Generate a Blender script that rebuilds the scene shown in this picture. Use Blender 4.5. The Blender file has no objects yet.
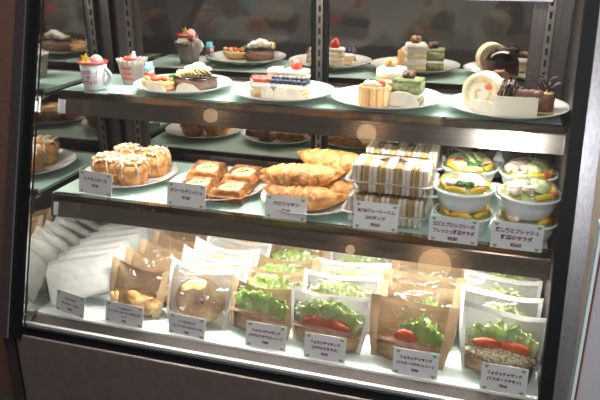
import bpy, bmesh, math, random
from mathutils import Vector, Matrix, Euler, noise
PI = math.pi
rnd = random.Random(7)
scn = bpy.context.scene
C = scn.collection

# ------------------------------------------------------------ camera, world, light, exposure
cam_d = bpy.data.cameras.new('camera'); cam = bpy.data.objects.new('camera', cam_d); C.objects.link(cam)
cam_d.lens = 680.9 / 600 * 36; cam_d.sensor_width = 36; cam_d.clip_start = .02
cam.location = (.8077, -.9433, .6662)
cam.rotation_euler = Euler((PI/2 - .3657, 0, .2970), 'XYZ')
scn.camera = cam
scn.view_settings.view_transform = 'Standard'; scn.view_settings.look = 'None'
scn.view_settings.gamma = 1; scn.view_settings.use_curve_mapping = False
scn.view_settings.exposure = 0.12
w = bpy.data.worlds.new('world'); scn.world = w; w.use_nodes = True
w.node_tree.nodes['Background'].inputs[0].default_value = (.33, .30, .29, 1)
w.node_tree.nodes['Background'].inputs[1].default_value = .27

def area(name, loc, rot, sx, sy, power, col=(1, 1, 1)):
    l = bpy.data.lights.new(name, 'AREA'); l.shape = 'RECTANGLE'; l.size = sx; l.size_y = sy
    l.energy = power; l.color = col
    o = bpy.data.objects.new(name, l); C.objects.link(o); o.location = loc; o.rotation_euler = rot
    return o
def ball(name, loc, r, power, col):
    l = bpy.data.lights.new(name, 'POINT'); l.shadow_soft_size = r; l.energy = power; l.color = col
    o = bpy.data.objects.new(name, l); C.objects.link(o); o.location = loc
    return o
ZT, ZM, YT, YM = .402, .220, .127, .068          # shelf heights and front edges
area('case_top_light', (.45, .195, .572), (math.radians(8), 0, 0), .80, .035, 2.9, (1, .97, .92))
area('upper_shelf_light', (.45, .146, .372), (math.radians(-2), 0, 0), .84, .018, 2.4, (1, .95, .87))
area('lower_shelf_light', (.49, .078, .190), (math.radians(-10), 0, 0), .74, .018, 3.0, (1, .97, .92))
ball('camera_flash', (.832, -.95, .738),   .02, 14, (.93, .96, 1))
area('added_overhead_fill', (.95, -.95, 2.35), (math.radians(26), 0, 0), 1.2, 1.0, 48, (1, .97, .93))  # unseen overhead fill, added to lighten the tags and case front
for i, (lx, ly, lz) in enumerate(((.01, -2.85, 1.38), (-.95, -2.65, 1.35), (.5, -3.09, .66), (-.02, -3.04, .68))):
    ball('warm_room_lamp', (lx, ly, lz), (.06, .045, .10, .03)[i], (.4, .2, .8, .12)[i], (1, .66, .36))

# ------------------------------------------------------------ materials
def new_mat(name):
    m = bpy.data.materials.new(name); m.use_nodes = True
    nt = m.node_tree; b = nt.nodes['Principled BSDF']
    return m, nt, b
def mat(name, c1, c2=None, scale=20, rough=.5, metal=0, bump=0, bscale=None, stretch=None, sss=0, spec=.5, coat=0, lo=.35, hi=.65, detail=3, trans=0, c3=None):
    m, nt, b = new_mat(name); N = nt.nodes; L = nt.links
    tc = N.new('ShaderNodeTexCoord'); mp = N.new('ShaderNodeMapping'); L.new(tc.outputs['Object'], mp.inputs[0])
    if stretch: mp.inputs['Scale'].default_value = stretch
    b.inputs['Base Color'].default_value = (*c1, 1)
    if c2:
        n = N.new('ShaderNodeTexNoise'); n.inputs['Scale'].default_value = scale; n.inputs['Detail'].default_value = detail
        L.new(mp.outputs[0], n.inputs['Vector'])
        r = N.new('ShaderNodeValToRGB'); r.color_ramp.elements[0].position = lo; r.color_ramp.elements[1].position = hi
        r.color_ramp.elements[0].color = (*c1, 1); r.color_ramp.elements[1].color = (*c2, 1)
        if c3: e = r.color_ramp.elements.new(.5 * (lo + hi)); e.color = (*c3, 1)
        L.new(n.outputs['Fac'], r.inputs[0]); L.new(r.outputs[0], b.inputs['Base Color'])
    b.inputs['Roughness'].default_value = rough; b.inputs['Metallic'].default_value = metal
    b.inputs['Specular IOR Level'].default_value = spec
    b.inputs['Coat Weight'].default_value = coat; b.inputs['Coat Roughness'].default_value = .08
    if sss:
        b.inputs['Subsurface Weight'].default_value = sss; b.inputs['Subsurface Radius'].default_value = (.01, .007, .005); b.inputs['Subsurface Scale'].default_value = .6
    if bump:
        n2 = N.new('ShaderNodeTexNoise'); n2.inputs['Scale'].default_value = bscale or scale * 2; n2.inputs['Detail'].default_value = 4
        L.new(mp.outputs[0], n2.inputs['Vector'])
        bp = N.new('ShaderNodeBump'); bp.inputs['Strength'].default_value = bump; bp.inputs['Distance'].default_value = .003
        L.new(n2.outputs['Fac'], bp.inputs['Height']); L.new(bp.outputs[0], b.inputs['Normal'])
    return m
def clear(name, gloss_rough=.05, tint=(1, 1, 1), base=.04, gain=.6, bump=0, bscale=60, haze=0, hazecol=(1, 1, 1)):
    """thin clear film or pane: see-through with a Fresnel sheen"""
    m = bpy.data.materials.new(name); m.use_nodes = True; nt = m.node_tree; N = nt.nodes; L = nt.links
    N.remove(N['Principled BSDF']); out = N['Material Output']
    t = N.new('ShaderNodeBsdfTransparent'); t.inputs[0].default_value = (*tint, 1)
    g = N.new('ShaderNodeBsdfGlossy'); g.inputs['Roughness'].default_value = gloss_rough
    lw = N.new('ShaderNodeFresnel'); lw.inputs['IOR'].default_value = 1.45
    mu = N.new('ShaderNodeMath'); mu.operation = 'MULTIPLY_ADD'; mu.inputs[1].default_value = gain; mu.inputs[2].default_value = base
    L.new(lw.outputs[0], mu.inputs[0])
    mx = N.new('ShaderNodeMixShader'); L.new(mu.outputs[0], mx.inputs[0]); L.new(t.outputs[0], mx.inputs[1]); L.new(g.outputs[0], mx.inputs[2])
    last = mx
    if haze:
        d = N.new('ShaderNodeBsdfDiffuse'); d.inputs[0].default_value = (*hazecol, 1)
        tl = N.new('ShaderNodeBsdfTranslucent'); tl.inputs[0].default_value = (*hazecol, 1)
        m0 = N.new('ShaderNodeMixShader'); m0.inputs[0].default_value = .5; L.new(d.outputs[0], m0.inputs[1]); L.new(tl.outputs[0], m0.inputs[2])
        m1 = N.new('ShaderNodeMixShader'); m1.inputs[0].default_value = haze; L.new(mx.outputs[0], m1.inputs[1]); L.new(m0.outputs[0], m1.inputs[2]); last = m1
    if bump:
        tc = N.new('ShaderNodeTexCoord'); n2 = N.new('ShaderNodeTexNoise'); n2.inputs['Scale'].default_value = bscale; n2.inputs['Detail'].default_value = 2
        n2.inputs['Distortion'].default_value = 1.2
        L.new(tc.outputs['Object'], n2.inputs['Vector'])
        bp = N.new('ShaderNodeBump'); bp.inputs['Strength'].default_value = bump; bp.inputs['Distance'].default_value = .02
        L.new(n2.outputs['Fac'], bp.inputs['Height']); L.new(bp.outputs[0], g.inputs['Normal'])
    L.new(last.outputs[0], out.inputs[0])
    return m
def sheet(name, col, trl=.4, gloss=.06, rough=.25, bump=.3, bscale=40, col2=None, alpha=0):
    """paper or frosted sheet that lets light through"""
    m = bpy.data.materials.new(name); m.use_nodes = True; nt = m.node_tree; N = nt.nodes; L = nt.links
    N.remove(N['Principled BSDF']); out = N['Material Output']
    d = N.new('ShaderNodeBsdfDiffuse'); tl = N.new('ShaderNodeBsdfTranslucent'); g = N.new('ShaderNodeBsdfGlossy')
    for n in (d, tl): n.inputs[0].default_value = (*col, 1)
    g.inputs['Roughness'].default_value = rough
    tc = N.new('ShaderNodeTexCoord')
    if col2:
        nn = N.new('ShaderNodeTexNoise'); nn.inputs['Scale'].default_value = 35; nn.inputs['Detail'].default_value = 5; L.new(tc.outputs['Object'], nn.inputs['Vector'])
        r = N.new('ShaderNodeValToRGB'); r.color_ramp.elements[0].position = .35; r.color_ramp.elements[1].position = .65
        r.color_ramp.elements[0].color = (*col, 1); r.color_ramp.elements[1].color = (*col2, 1); L.new(nn.outputs['Fac'], r.inputs[0])
        for n in (d, tl): L.new(r.outputs[0], n.inputs[0])
    m0 = N.new('ShaderNodeMixShader'); m0.inputs[0].default_value = trl; L.new(d.outputs[0], m0.inputs[1]); L.new(tl.outputs[0], m0.inputs[2])
    m1 = N.new('ShaderNodeMixShader'); m1.inputs[0].default_value = gloss; L.new(m0.outputs[0], m1.inputs[1]); L.new(g.outputs[0], m1.inputs[2])
    last = m1
    if alpha:
        t = N.new('ShaderNodeBsdfTransparent'); m2 = N.new('ShaderNodeMixShader'); m2.inputs[0].default_value = alpha
        L.new(m1.outputs[0], m2.inputs[1]); L.new(t.outputs[0], m2.inputs[2]); last = m2
    if bump:
        n2 = N.new('ShaderNodeTexNoise'); n2.inputs['Scale'].default_value = bscale; n2.inputs['Detail'].default_value = 3; L.new(tc.outputs['Object'], n2.inputs['Vector'])
        bp = N.new('ShaderNodeBump'); bp.inputs['Strength'].default_value = bump; bp.inputs['Distance'].default_value = .004
        L.new(n2.outputs['Fac'], bp.inputs['Height'])
        for n in (d, g): L.new(bp.outputs[0], n.inputs['Normal'])
    L.new(last.outputs[0], out.inputs[0])
    return m

M = dict(
 steel=mat('brushed_steel', (.46, .39, .33), (.54, .47, .41), 8, .12, 1, .008, 60, (.6, 40, 40)),
 steel_v=mat('brushed_steel_upright', (.40, .38, .40), (.50, .48, .50), 8, .31, 1, .012, 60, (40, 40, .6)),
 steel_dark=mat('dark_steel', (.10, .085, .08), (.13, .11, .105), 8, .38, .8, .05, 60, (40, 40, .6)),
 bronze=mat('bronze_panel', (.125, .10, .09), (.145, .115, .10), 60, .5, .3, .05, 200),
 mirror=mat('polished_side_steel', (.50, .50, .48), rough=.035, metal=1),
 dark_mirror=mat('dark_mirror_door', (.45, .42, .39), rough=.025, metal=1),
 back_steel=mat('dull_back_steel', (.17, .15, .13), (.20, .18, .155), 6, .36, .9, .05, 40, (1, 30, 30)),
 black=mat('black_gasket', (.006, .006, .007), rough=.5, spec=.15),
 slot=mat('slot_hole', (.004, .004, .004), rough=.8),
 chrome=mat('chrome_strip', (.62, .64, .68), rough=.14, metal=1),
 mint=sheet('mint_glass_shelf', (.68, .86, .79), .30, .10, .10, 0),
 deck=mat('pale_deck', (.66, .76, .71), (.72, .80, .76), 12, .25, 0, 0),
 decklip=mat('satin_deck_lip', (.84, .84, .80), rough=.3, metal=.2),
 glass=clear('front_glass', .0, (.99, .995, .99), .0, 1.6),
 white_clip=mat('white_shelf_clip', (.85, .88, .92), rough=.35),
 wall_brown=mat('brown_wall_panel', (.15, .075, .06), (.18, .095, .078), 30, .6, 0, .15, 200, (1, 1, 14)),
 wall_beige=mat('beige_wall', (.66, .54, .43), (.72, .60, .48), 4, .7),
 floor=mat('dark_floor', (.07, .055, .05), (.10, .08, .07), 10, .5),
 white_panel=mat('pale_grey_panel', (.40, .39, .43), (.44, .43, .46), 5, .5),
 edge_cyan=mat('pale_panel_edge', (.60, .72, .72), rough=.3),
 edge_red=mat('dark_red_seam', (.16, .06, .05), rough=.5),
 plate=mat('white_china', (.74, .73, .69), rough=.12, coat=.5, spec=.5),
 card=mat('tag_card', (.72, .71, .72), rough=.45),
 ink=mat('maroon_ink', (.15, .02, .035), rough=.6),
 green=mat('green_heart', (.22, .38, .14), rough=.5),
 enamel=mat('white_enamel', (.72, .74, .77), rough=.15, coat=.5),
 red=mat('red_enamel', (.60, .035, .02), rough=.2),
 redink=mat('red_lettering', (.62, .04, .05), rough=.5),
 graycup=mat('pale_grey_ceramic', (.36, .31, .27), (.43, .37, .33), 40, .4, 0, .1),
 cream=mat('whipped_cream', (.84, .79, .70), (.88, .84, .77), 30, .45, 0, .15, 90, sss=.15),
 creamy=mat('cream_icing', (.86, .78, .62), (.90, .84, .72), 60, .35, 0, .2, 90),
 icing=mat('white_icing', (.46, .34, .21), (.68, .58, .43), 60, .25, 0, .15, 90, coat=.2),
 pink=mat('pink_ice_cream', (.78, .42, .36), (.85, .55, .48), 60, .5, 0, .2),
 yellow=mat('yellow_star', (.85, .62, .03), rough=.35),
 blue=mat('light_blue_clay', (.16, .50, .62), rough=.4),
 white=mat('white_clay', (.8, .8, .78), rough=.4),
 berry=mat('strawberry_red', (.62, .035, .02), (.75, .09, .04), 120, .2, 0, .25, 300, coat=.5),
 blueberry=mat('blueberry_skin', (.012, .014, .035), (.05, .06, .12), 90, .3, 0, .1, coat=.3),
 sponge=mat('yellow_sponge', (.72, .48, .18), (.82, .60, .28), 90, .8, 0, .5, 220),
 pale_sponge=mat('pale_sponge', (.78, .64, .38), (.85, .74, .50), 90, .8, 0, .5, 220),
 choc=mat('dark_chocolate', (.035, .014, .009), (.055, .022, .013), 30, .18, coat=.4),
 chocsponge=mat('chocolate_sponge', (.11, .045, .03), (.18, .08, .055), 120, .7, 0, .5, 250),
 mousse=mat('milk_chocolate_mousse', (.21, .10, .07), (.27, .145, .10), 40, .4, 0, .1),
 matcha=mat('green_tea_cake', (.16, .20, .07), (.36, .38, .20), 110, .7, 0, .5, 200),
 crust=mat('tart_crust', (.48, .25, .08), (.62, .36, .14), 80, .6, 0, .5, 200),
 finger=mat('ladyfinger', (.56, .31, .11), (.72, .48, .22), 50, .7, 0, .3, 120, (1, 1, .3)),
 banana=mat('banana_slice', (.72, .58, .28), (.66, .46, .18), 60, .4, 0, .1),
 nut=mat('walnut', (.30, .14, .05), (.46, .26, .10), 90, .45, 0, .6, 160),
 darknut=mat('dark_nut', (.07, .03, .02), (.14, .07, .04), 90, .4, 0, .6, 160),
 leaf=mat('mint_leaf', (.06, .22, .03), (.10, .30, .05), 60, .4),
 cakepaper=sheet('pale_cake_paper', (.80, .76, .66), .45, .08, .3, .2, 60),
 film=clear('clear_film', .08, (.98, .98, .97), .07, .8, .3, 45),
 goldpaper=mat('gold_paper_cup', (.60, .42, .16), rough=.3, metal=.5),
 croissant=mat('croissant_crust', (.28, .09, .02), (.70, .42, .17), 75, .5, 0, .8, 160, lo=.30, hi=.68, c3=(.46, .20, .055), stretch=(1, 1, 1.5), detail=6),
 bun=mat('baked_golden_dough', (.26, .09, .025), (.62, .38, .16), 70, .5, 0, .6, 140, lo=.3, hi=.7, c3=(.50, .21, .055), detail=5),
 danish=mat('danish_crust', (.09, .022, .006), (.44, .20, .05), 60, .28, 0, .6, 120, lo=.3, hi=.72, c3=(.24, .08, .015), coat=.3, detail=5),
 danishcream=mat('custard_filling', (.58, .44, .20), (.68, .58, .36), 22, .35, 0, .1),
 bagelcrust=mat('bagel_crust', (.42, .19, .055), (.80, .56, .27), 34, .5, 0, .5, 120, lo=.32, hi=.62, c3=(.66, .40, .16), detail=6),
 white_bread=mat('white_bread', (.88, .80, .64), (.93, .87, .76), 120, .8, 0, .3, 250),
 brown_bread=mat('brown_bread', (.42, .22, .09), (.60, .36, .16), 120, .8, 0, .4, 250),
 breadcrumb=mat('tan_crumb', (.58, .36, .15), (.74, .54, .28), 90, .8, 0, .5, 200),
 lettuce=sheet('lettuce', (.50, .70, .15), .4, .06, .3, .3, 60, (.80, .92, .42)),
 palelettuce=sheet('pale_lettuce', (.68, .86, .30), .4, .06, .3, .3, 60, (.92, .97, .66)),
 tomato=mat('tomato_red', (.62, .09, .035), (.76, .19, .08), 40, .2, coat=.4),
 ham=mat('ham_pink', (.60, .30, .20), (.72, .45, .33), 60, .45),
 grain=mat('grain_filling', (.42, .28, .13), (.86, .76, .55), 260, .7, 0, .8, 400, lo=.42, hi=.56),
 kraft=sheet('kraft_paper', (.50, .34, .19), .2, .05, .35, .5, 35, (.60, .43, .26)),
 whitepaper=sheet('white_bag_paper', (.84, .83, .79), .22, .06, .35, .3, 30),
 foggy=sheet('translucent_white_bag', (.88, .88, .84), .35, .10, .25, .4, 30, alpha=.15),
 foggyfilm=clear('misty_bag_film', .07, (.97, .97, .96), .06, .9, 1.0, 24, .06),
 bagfilm=clear('crinkled_bag_film', .07, (.97, .96, .94), .06, .9, 1.0, 24, .03),
 edge_shade=sheet('painted_edge_shade', (.62, .60, .55), .2, .08, .3, .2, 40),  # greyed to stand in for shadow lines between white bags
 seam=sheet('heat_seam', (.88, .87, .82), .4, .12, .3, 0, alpha=.35),
 bowl=mat('white_salad_bowl', (.88, .90, .90), rough=.3, sss=.1),
 dome=clear('clear_dome_lid', .04, (.985, .985, .985), .015, .7, .10, 30),
 pack=clear('clear_clamshell', .06, (.98, .98, .97), .05, .9, .25, 40, .02),
 packrim=clear('clamshell_rim', .1, (.9, .9, .9), .25, .9, 0, 30, .30),
 pepper=mat('yellow_pepper', (.86, .50, .02), (.90, .62, .06), 30, .2, coat=.4),
 cuke=mat('cucumber_flesh', (.62, .70, .36), (.76, .82, .52), 50, .35),
 cukeskin=mat('cucumber_skin', (.10, .28, .05), (.18, .38, .09), 60, .35),
 broccoli=mat('broccoli', (.03, .10, .02), (.09, .22, .04), 200, .6, 0, .8, 260),
 shrimp=mat('shrimp', (.85, .50, .34), (.90, .70, .58), 60, .3, coat=.3),
 chicken=mat('steamed_chicken', (.72, .55, .42), (.84, .72, .60), 60, .55, 0, .3),
 egg=mat('boiled_egg', (.88, .86, .82), rough=.3),
 poppy=mat('dark_berry', (.05, .02, .03), rough=.4),
 sign_board=mat('blurred_board', (.55, .33, .16), rough=.6),
)

# ------------------------------------------------------------ mesh helpers
def link(o):
    C.objects.link(o); return o
def obj(name, bm, m, parent=None, smooth=True, solid=0, sub=0, loc=None, rot=None):
    me = bpy.data.meshes.new(name); bm.normal_update(); bm.to_mesh(me); bm.free()
    for p in me.polygons: p.use_smooth = smooth
    me.materials.append(M[m] if isinstance(m, str) else m)
    o = link(bpy.data.objects.new(name, me))
    if parent: o.parent = parent
    if loc: o.location = loc
    if rot: o.rotation_euler = rot
    if solid:
        s = o.modifiers.new('thick', 'SOLIDIFY'); s.thickness = solid; s.offset = 0
    if sub:
        s = o.modifiers.new('sub', 'SUBSURF'); s.levels = sub; s.render_levels = sub
    return o
def objs(name, bm, m, parent=None, smooth=True, solid=0):
    """every loose piece of bm becomes an object of its own"""
    bm.verts.ensure_lookup_table(); left = set(bm.verts); out = []
    while left:
        st = [next(iter(left))]; isl = set(st)
        while st:
            v = st.pop()
            for e in v.link_edges:
                o_ = e.other_vert(v)
                if o_ not in isl: isl.add(o_); st.append(o_)
        left -= isl; idx = sorted(isl, key=lambda v: v.index); mp_ = {v: i for i, v in enumerate(idx)}
        t = bmesh.new(); nv = [t.verts.new(v.co) for v in idx]
        fs = {f for v in idx for f in v.link_faces}
        for f in fs: t.faces.new([nv[mp_[v]] for v in f.verts])
        out.append(obj(name, t, m, parent, smooth, solid))
    bm.free(); return out
def thing(name, label, cat, loc=(0, 0, 0), rz=0, group=None):
    o = link(bpy.data.objects.new(name, None)); o.empty_display_size = .02
    o.location = loc; o.rotation_euler = (0, 0, rz); o['label'] = label; o['category'] = cat
    if group: o['group'] = group
    return o
def tag(o, label, cat, group=None):
    o['label'] = label; o['category'] = cat
    if group: o['group'] = group
    return o
def dup(root, loc, rot, label, group=None):
    r = root.copy(); C.objects.link(r); r.location = loc
    r.rotation_euler = rot if hasattr(rot, '__len__') else (0, 0, rot)
    r['label'] = label
    if group: r['group'] = group
    for ch in list(root.children):
        c = ch.copy(); C.objects.link(c); c.parent = r
        for g in list(ch.children):
            d = g.copy(); C.objects.link(d); d.parent = c
    return r
def struct(name, bm, m, smooth=False):
    o = obj(name, bm, m, None, smooth); o['kind'] = 'structure'; return o
def box(bm, c, s, rot=None, bev=0):
    t = bmesh.new(); bmesh.ops.create_cube(t, size=1)
    bmesh.ops.scale(t, vec=s, verts=t.verts)
    if bev: bmesh.ops.bevel(t, geom=list(t.edges), offset=bev, segments=2, affect='EDGES', profile=.6)
    if rot: bmesh.ops.rotate(t, cent=(0, 0, 0), matrix=Euler(rot).to_matrix(), verts=t.verts)
    bmesh.ops.translate(t, vec=c, verts=t.verts); merge(bm, t); return bm
def merge(bm, t):
    me = bpy.data.meshes.new('tmp'); t.to_mesh(me); t.free(); bm.from_mesh(me); bpy.data.meshes.remove(me)
def B(): return bmesh.new()
def bx(c, s, rot=None, bev=0): return box(B(), c, s, rot, bev)
def extr_x(prof, x0, x1, closed=True):
    """profile of (y, z) points swept along x"""
    bm = B(); a = [bm.verts.new((x0, y, z)) for y, z in prof]; b = [bm.verts.new((x1, y, z)) for y, z in prof]
    n = len(prof)
    for i in range(n if closed else n - 1):
        j = (i + 1) % n; bm.faces.new((a[i], b[i], b[j], a[j]))
    if closed: bm.faces.new(a); bm.faces.new(b[::-1])
    bmesh.ops.recalc_face_normals(bm, faces=bm.faces); return bm
def lathe(prof, seg=40, bm=None, c=(0, 0, 0), fn=None):
    bm = bm or B(); rows = []
    for k, (r, z) in enumerate(prof):
        if r < 1e-6: rows.append([bm.verts.new((c[0], c[1], c[2] + z))]); continue
        row = []
        for i in range(seg):
            a = 2 * PI * i / seg; rr, zz = (fn(a, r, z, k) if fn else (r, z))
            row.append(bm.verts.new((c[0] + rr * math.cos(a), c[1] + rr * math.sin(a), c[2] + zz)))
        rows.append(row)
    for p, q in zip(rows, rows[1:]):
        for i in range(seg):
            j = (i + 1) % seg
            if len(p) == 1 and len(q) == 1: continue
            if len(p) == 1: bm.faces.new((p[0], q[j], q[i]))
            elif len(q) == 1: bm.faces.new((p[i], p[j], q[0]))
            else: bm.faces.new((p[i], p[j], q[j], q[i]))
    return bm
def tube(pts, r, seg=8, bm=None, cap=True, flat=1.0):
    bm = bm or B(); rows = []; n = len(pts); pts = [Vector(p) for p in pts]
    for k in range(n):
        t = (pts[min(k + 1, n - 1)] - pts[max(k - 1, 0)]).normalized()
        up = Vector((0, 0, 1)) if abs(t.z) < .95 else Vector((1, 0, 0))
        u = t.cross(up).normalized(); v = u.cross(t); rr = r(k / (n - 1)) if callable(r) else r
        rows.append([bm.verts.new(pts[k] + (u * math.cos(2 * PI * i / seg) + v * math.sin(2 * PI * i / seg) * flat) * rr) for i in range(seg)])
    for p, q in zip(rows, rows[1:]):
        for i in range(seg): j = (i + 1) % seg; bm.faces.new((p[i], p[j], q[j], q[i]))
    if cap: bm.faces.new(rows[0][::-1]); bm.faces.new(rows[-1])
    return bm
def grid(f, nu, nv, bm=None):
    bm = bm or B(); g = [[bm.verts.new(f(i / nu, j / nv)) for i in range(nu + 1)] for j in range(nv + 1)]
    for j in range(nv):
        for i in range(nu): bm.faces.new((g[j][i], g[j][i + 1], g[j + 1][i + 1], g[j + 1][i]))
    return bm
def blob(c, rad, amp=.12, freq=60, bm=None, sub=3, seed=0, rot=None):
    bm = bm or B(); t = B(); bmesh.ops.create_icosphere(t, subdivisions=sub, radius=1)
    if not hasattr(rad, '__len__'): rad = (rad,) * 3
    m = max(rad)
    for v in t.verts:
        q = v.co.copy(); k = 1 + amp * noise.noise(Vector((q.x * m, q.y * m, q.z * m)) * freq + Vector((seed * 3.1, seed * 1.7, seed)))
        v.co = Vector((q.x * rad[0], q.y * rad[1], q.z * rad[2])) * k
    if rot: bmesh.ops.rotate(t, cent=(0, 0, 0), matrix=Euler(rot).to_matrix(), verts=t.verts)
    bmesh.ops.translate(t, vec=c, verts=t.verts); merge(bm, t); return bm
def prism(poly, z0, z1, bm=None, bev=0):
    t = B(); a = [t.verts.new((x, y, z0)) for x, y in poly]; b = [t.verts.new((x, y, z1)) for x, y in poly]; n = len(poly)
    for i in range(n): j = (i + 1) % n; t.faces.new((a[i], a[j], b[j], b[i]))
    t.faces.new(a[::-1]); t.faces.new(b); bmesh.ops.recalc_face_normals(t, faces=t.faces)
    if bev: bmesh.ops.bevel(t, geom=list(t.edges), offset=bev, segments=2, affect='EDGES')
    bm = bm or B(); merge(bm, t); return bm
def xf(bm, loc=(0, 0, 0), rot=(0, 0, 0)):
    bmesh.ops.rotate(bm, cent=(0, 0, 0), matrix=Euler(rot).to_matrix(), verts=bm.verts)
    bmesh.ops.translate(bm, vec=loc, verts=bm.verts); return bm
def text_bm(s, size, bold=0, extr=0):
    c = bpy.data.curves.new('t', 'FONT'); c.body = s; c.size = size; c.align_x = 'CENTER'; c.offset = bold; c.extrude = extr; c.resolution_u = 3
    o = bpy.data.objects.new('t', c); C.objects.link(o); bpy.context.view_layer.update()
    me = bpy.data.meshes.new_from_object(o.evaluated_get(bpy.context.evaluated_depsgraph_get()))
    bm = B(); bm.from_mesh(me); bpy.data.meshes.remove(me); bpy.data.objects.remove(o); bpy.data.curves.remove(c)
    return bm
def up(bm): return xf(bm, rot=(PI / 2, 0, 0))     # flat xy drawing -> standing, facing -y

# ------------------------------------------------------------ the setting
struct('floor', bx((.3, -.8, -.78), (6, 5, .04)), 'floor')
struct('wall_left', bx((-1.3, .62, .5), (2.6, .06, 2.6)), 'wall_brown')
struct('wall_right', bx((1.62, .62, .5), (3.2, .06, 2.6)), 'wall_beige')

# ------------------------------------------------------------ display case
LN = .31; G0 = -.036
case = thing('display_case', 'refrigerated bakery display case with slanted front glass and steel frame', 'display case', (0, 0, -.76))
def cobj(name, bm, m, smooth=False, solid=0):
    bmesh.ops.translate(bm, vec=(0, 0, .76), verts=bm.verts); return obj(name, bm, m, case, smooth, solid)
HT = .62
def leanbox(x0, x1, ya, yb, z0, z1):
    """strip parallel to the slanted glass"""
    return extr_x([(G0 + LN * z0 + ya, z0), (G0 + LN * z1 + ya, z1), (G0 + LN * z1 + yb, z1), (G0 + LN * z0 + yb, z0)], x0, x1)
cobj('front_glass', leanbox(-.011, .906, -.001, .003, -.012, HT), 'glass')
cobj('gasket', leanbox(-.034, -.012, -.006, .018, -.03, HT), 'black'); cobj('gasket', leanbox(.902, .9205, -.006, .018, -.14, HT), 'black')
cobj('gasket_trim', leanbox(-.0375, -.034, -.010, .018, -.03, HT), 'chrome'); cobj('gasket_trim', leanbox(.9205, .9215, -.009, .018, -.14, HT), 'chrome')
cobj('left_upright', leanbox(-.058, -.0375, -.010, .05, -.03, HT), 'steel_dark')
cobj('right_upright', leanbox(.9215, .943, -.012, .05, -.14, HT), 'steel_v')
# inside liner
def sloped(x0, x1, z0, z1, y1=.37):
    return extr_x([(G0 + LN * z0 + .006, z0), (G0 + LN * z1 + .006, z1), (y1, z1), (y1, z0)], x0, x1)
cobj('mirror_side', sloped(-.018, -.009, -.01, .60), 'mirror')
cobj('side_liner', sloped(.906, .917, -.01, .60), 'steel_dark')
for x in (.245, .652): cobj('mirror_door', bx((x, .368, .375), (.372, .01, .40)), 'dark_mirror')
cobj('door_edge', bx((.439, .366, .375), (.010, .012, .40)), 'black'); cobj('door_edge', bx((.462, .364, .375), (.008, .016, .40)), 'black')
cobj('door_jamb', bx((.030, .370, .375), (.06, .008, .40)), 'steel_dark'); cobj('door_jamb', bx((.868, .370, .375), (.07, .008, .40)), 'steel_dark')
cobj('back_panel', bx((.45, .370, .085), (.92, .010, .18)), 'back_steel')
for x in (.035, .4505, .868):
    s = cobj('shelf_standard', bx((x, .358, .29), (.013, .012, .58)), 'back_steel')
    h = B()
    for k in range(26): box(h, (x, .3515, .06 + .76 + .021 * k), (.0045, .0015, .012))
    obj('slot_row', h, 'slot', s, False)
cobj('ceiling_panel', bx((.45, .27, .625), (.90, .20, .03)), 'steel_dark')
cobj('lamp_housing', bx((.45, .20, .589), (.82, .05, .02)), 'white_clip')
# deck
cobj('deck', bx((.448, .186, -.008), (.914, .365, .016)), 'deck')
cobj('deck_lip', extr_x([(.012, .0012), (-.001, .0012), (-.001, -.004), (.012, -.004)], -.004, .904), 'decklip')
cobj('deck_groove', extr_x([(-.001, -.003), (-.018, -.014), (-.018, -.022), (-.001, -.022)], -.006, .904), 'steel_dark')
cobj('glass_channel', extr_x([(-.018, -.011), (-.025, -.011), (-.025, -.017), (-.018, -.017)], -.012, .91), 'decklip')
cobj('channel_gasket', extr_x([(-.018, -.017), (-.034, -.017), (-.040, -.030), (-.018, -.030)], -.030, .92), 'black')
cobj('lower_panel', bx((.455, -.036, -.395), (.965, .016, .735), None, .003), 'bronze')
cobj('left_side_post', bx((-.047, -.026, -.39), (.024, .03, .74)), 'steel_dark')
cobj('right_side_post', bx((.955, -.020, -.39), (.03, .03, .74)), 'steel_dark')
cobj('cabinet_body', bx((.45, .18, -.39), (.99, .39, .735)), 'steel_dark')
cobj('cabinet_back', bx((.45, .39, .29), (.99, .02, .60)), 'steel_dark')

# beyond the right frame
pr = thing('side_panel', 'pale grey upright panel beside the right frame of the case', 'panel', (.94, -.06, -.76))
obj('board', bx((.18, .012, .54), (.345, .024, 1.085)), 'white_panel', pr, False)
obj('edge_strip', bx((.0025, .008, .54), (.004, .03, 1.085)), 'edge_cyan', pr, False)
obj('seam', bx((.0065, -.002, .54), (.0025, .006, 1.08)), 'edge_red', pr, False)

# ------------------------------------------------------------ shelves
def shelf(z, y, label):
    s = thing('glass_shelf', label, 'shelf', (0, 0, z))
    obj('shelf_panel', bx((.45, (y + .008 + .314) / 2, -.004), (.888, .306 - y, .006)), 'mint', s, False)
    p = [(y, 0), (y, -.0125), (y - .003, -.0125), (y - .0115, -.0405), (y - .009, -.041), (y + .001, -.014), (y + .004, -.009), (y + .012, -.009), (y + .012, 0)]
    obj('front_trim', extr_x(p, .010, .900), 'steel', s, False)
    obj('rear_trim', bx((.455, .317, -.005), (.885, .007, .010)), 'steel_dark', s, False)
    obj('lamp_holder', extr_x([(y + .012, -.009), (y + .035, -.009), (y + .035, -.018), (y + .012, -.022)], .02, .89), 'white_clip', s, False)
    for x in (.020, .888):
        if x < .5: obj('end_clip', extr_x([(y - .0015, -.0145), (y - .0085, -.038), (y - .012, -.038), (y - .0055, -.0145)], x - .004, x + .005), 'white_clip', s, False)
        obj('bracket', extr_x([(y + .02, -.010), (y + .02, -.016), (.345, -.034), (.345, -.010)], x - .002, x + .002), 'steel_dark', s, False)
    return s
shelf(ZT, YT, 'upper mint glass shelf with brushed steel front edge, holding the cakes')
shelf(ZM, YM, 'middle mint glass shelf with brushed steel front edge, holding pastries and salads')

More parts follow.
